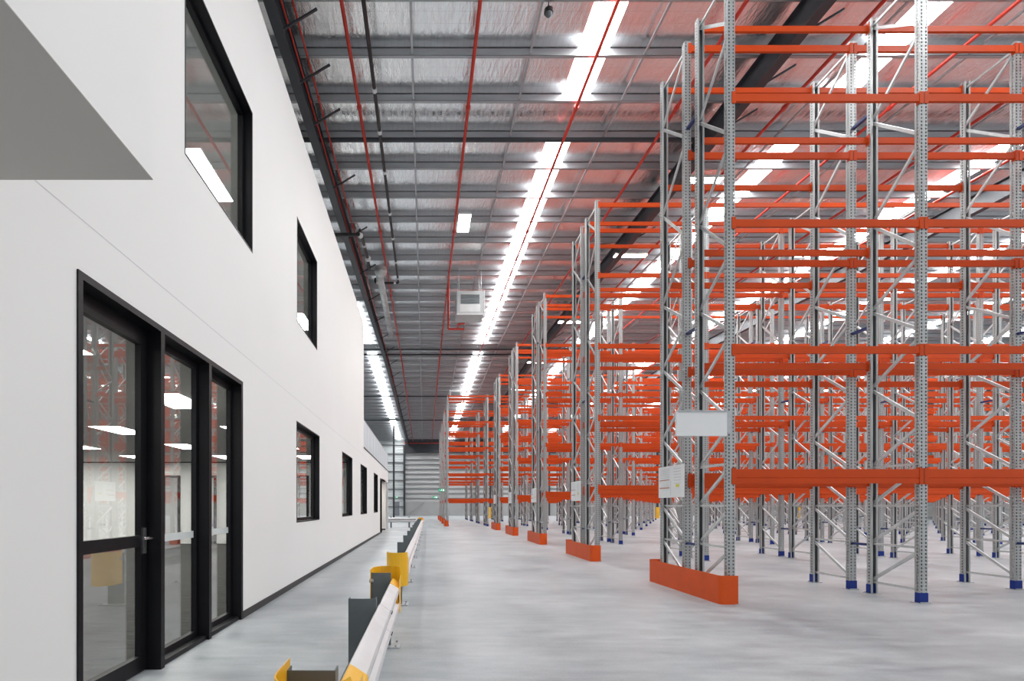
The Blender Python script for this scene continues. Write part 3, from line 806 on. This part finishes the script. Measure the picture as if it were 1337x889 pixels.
# lamps
def highbay(x, y, z, w, l, label):
    t = thing('high_bay_light', label, 'lamp', (x, y, z), 'high bay lamps')
    build(MB().box(-w / 2, w / 2, -l / 2, l / 2, .012, .09), 'housing', M['hvac'], t)
    build(MB().box(-w / 2 + .015, w / 2 - .015, -l / 2 + .015, l / 2 - .015, 0, .012), 'diffuser', M['lamp'], t)
    for c in (-1, 1): build(MB().tube((c * w / 3, c * l / 3, .09), (c * w / 3, c * l / 3, zp(y) - z + .1), .008, 6), 'hanger', M['zinc'], t)
highbay(1.36, 18.4, 11.1, .42, 1.15, 'glowing high bay lamp alone over the open aisle')
for i, (x, y) in enumerate(((8.45, 16.4), (8.3, 21.6), (8.15, 30.0), (8.15, 39.0), (8.15, 47.0), (15.6, 21.6), (15.6, 30.0), (15.6, 39.0))):
    highbay(x, y, zp(y) - .45, 1.3, .30, '%s high bay lamp over the racks beside the %s dark beam' % (ORD[i % 5] if i < 5 else ORD[i - 5], 'first' if i < 5 else 'second'))
# camera dome
t = thing('dome_camera', 'small black dome camera hanging under the roof', 'camera', (2.55, 11.0, 11.52))
build(MB().tube((0, 0, 0), (0, 0, .07), .09, 16), 'housing', M['black_pipe'], t); smooth(build(MB().sphere((0, 0, -.01), .072, 16, 10), 'dome', M['grille'], t))
build(MB().tube((0, 0, .07), (0, 0, .38), .012, 8), 'bracket', M['black_pipe'], t)
# exit signs
def exit_sign(x, y, z, label):
    t = thing('exit_sign', label, 'exit sign', (x, y, z), 'green exit signs')
    build(MB().box(-.26, .26, 0, .05, -.11, .11), 'sign_box', M['exit_green'], t)
    m = MB()   # running figure and arrow
    m.bar((-.02, -.004, .075), (.01, -.004, .055), .004, .035)
    m.bar((.0, -.004, .05), (-.02, -.004, -.01), .004, .035).bar((-.02, -.004, -.01), (.03, -.004, -.045), .004, .022).bar((-.02, -.004, -.01), (-.075, -.004, -.06), .004, .022).bar((.0, -.004, .04), (.05, -.004, .015), .004, .018).bar((0, -.004, .04), (-.055, -.004, .03), .004, .018)
    m.box(.10, .20, -.004, 0, -.07, .07).box(-.21, -.12, -.004, 0, -.012, .012)
    build(m, 'pictogram', M['exit_white'], t)
    build(MB().tube((0, .02, .11), (0, .02, .5), .01, 6), 'hanger', M['zinc'], t)
exit_sign(1.38, 43.0, 2.70, 'green exit sign hanging at the end of the longer rack rows')
exit_sign(1.15, 56.5, 2.35, 'smaller looking green exit sign further back by the rack ends')
exit_sign(-4.2, 79.7, 2.75, 'green exit sign above the grey door in the back wall')

# ------------------------------------------------------------------ light
w = bpy.data.worlds.new('World'); bpy.context.scene.world = w; w.use_nodes = True
bg = w.node_tree.nodes['Background']; bg.inputs[0].default_value = (0.97, 0.98, 1.0, 1); bg.inputs[1].default_value = 0.9

cam = bpy.data.cameras.new('Camera'); co = bpy.data.objects.new('Camera', cam); C.objects.link(co)
co.location = (0, 0, H); co.rotation_euler = (PI / 2, 0, 0)
cam.sensor_width = 36; cam.sensor_fit = 'HORIZONTAL'; cam.lens = 700 / 1337 * 36
cam.shift_x = (668.5 - 554) / 1337; cam.shift_y = (661 - 444.5) / 1337
cam.clip_start = .05; cam.clip_end = 300
sc = bpy.context.scene; sc.camera = co
vs = sc.view_settings; vs.view_transform = 'Standard'; vs.look = 'None'; vs.gamma = 1; vs.use_curve_mapping = False; vs.exposure = 0.24
cy = sc.cycles
cy.use_denoising = True; cy.max_bounces = 10; cy.diffuse_bounces = 5; cy.glossy_bounces = 5; cy.transparent_max_bounces = 16; cy.sample_clamp_indirect = 8
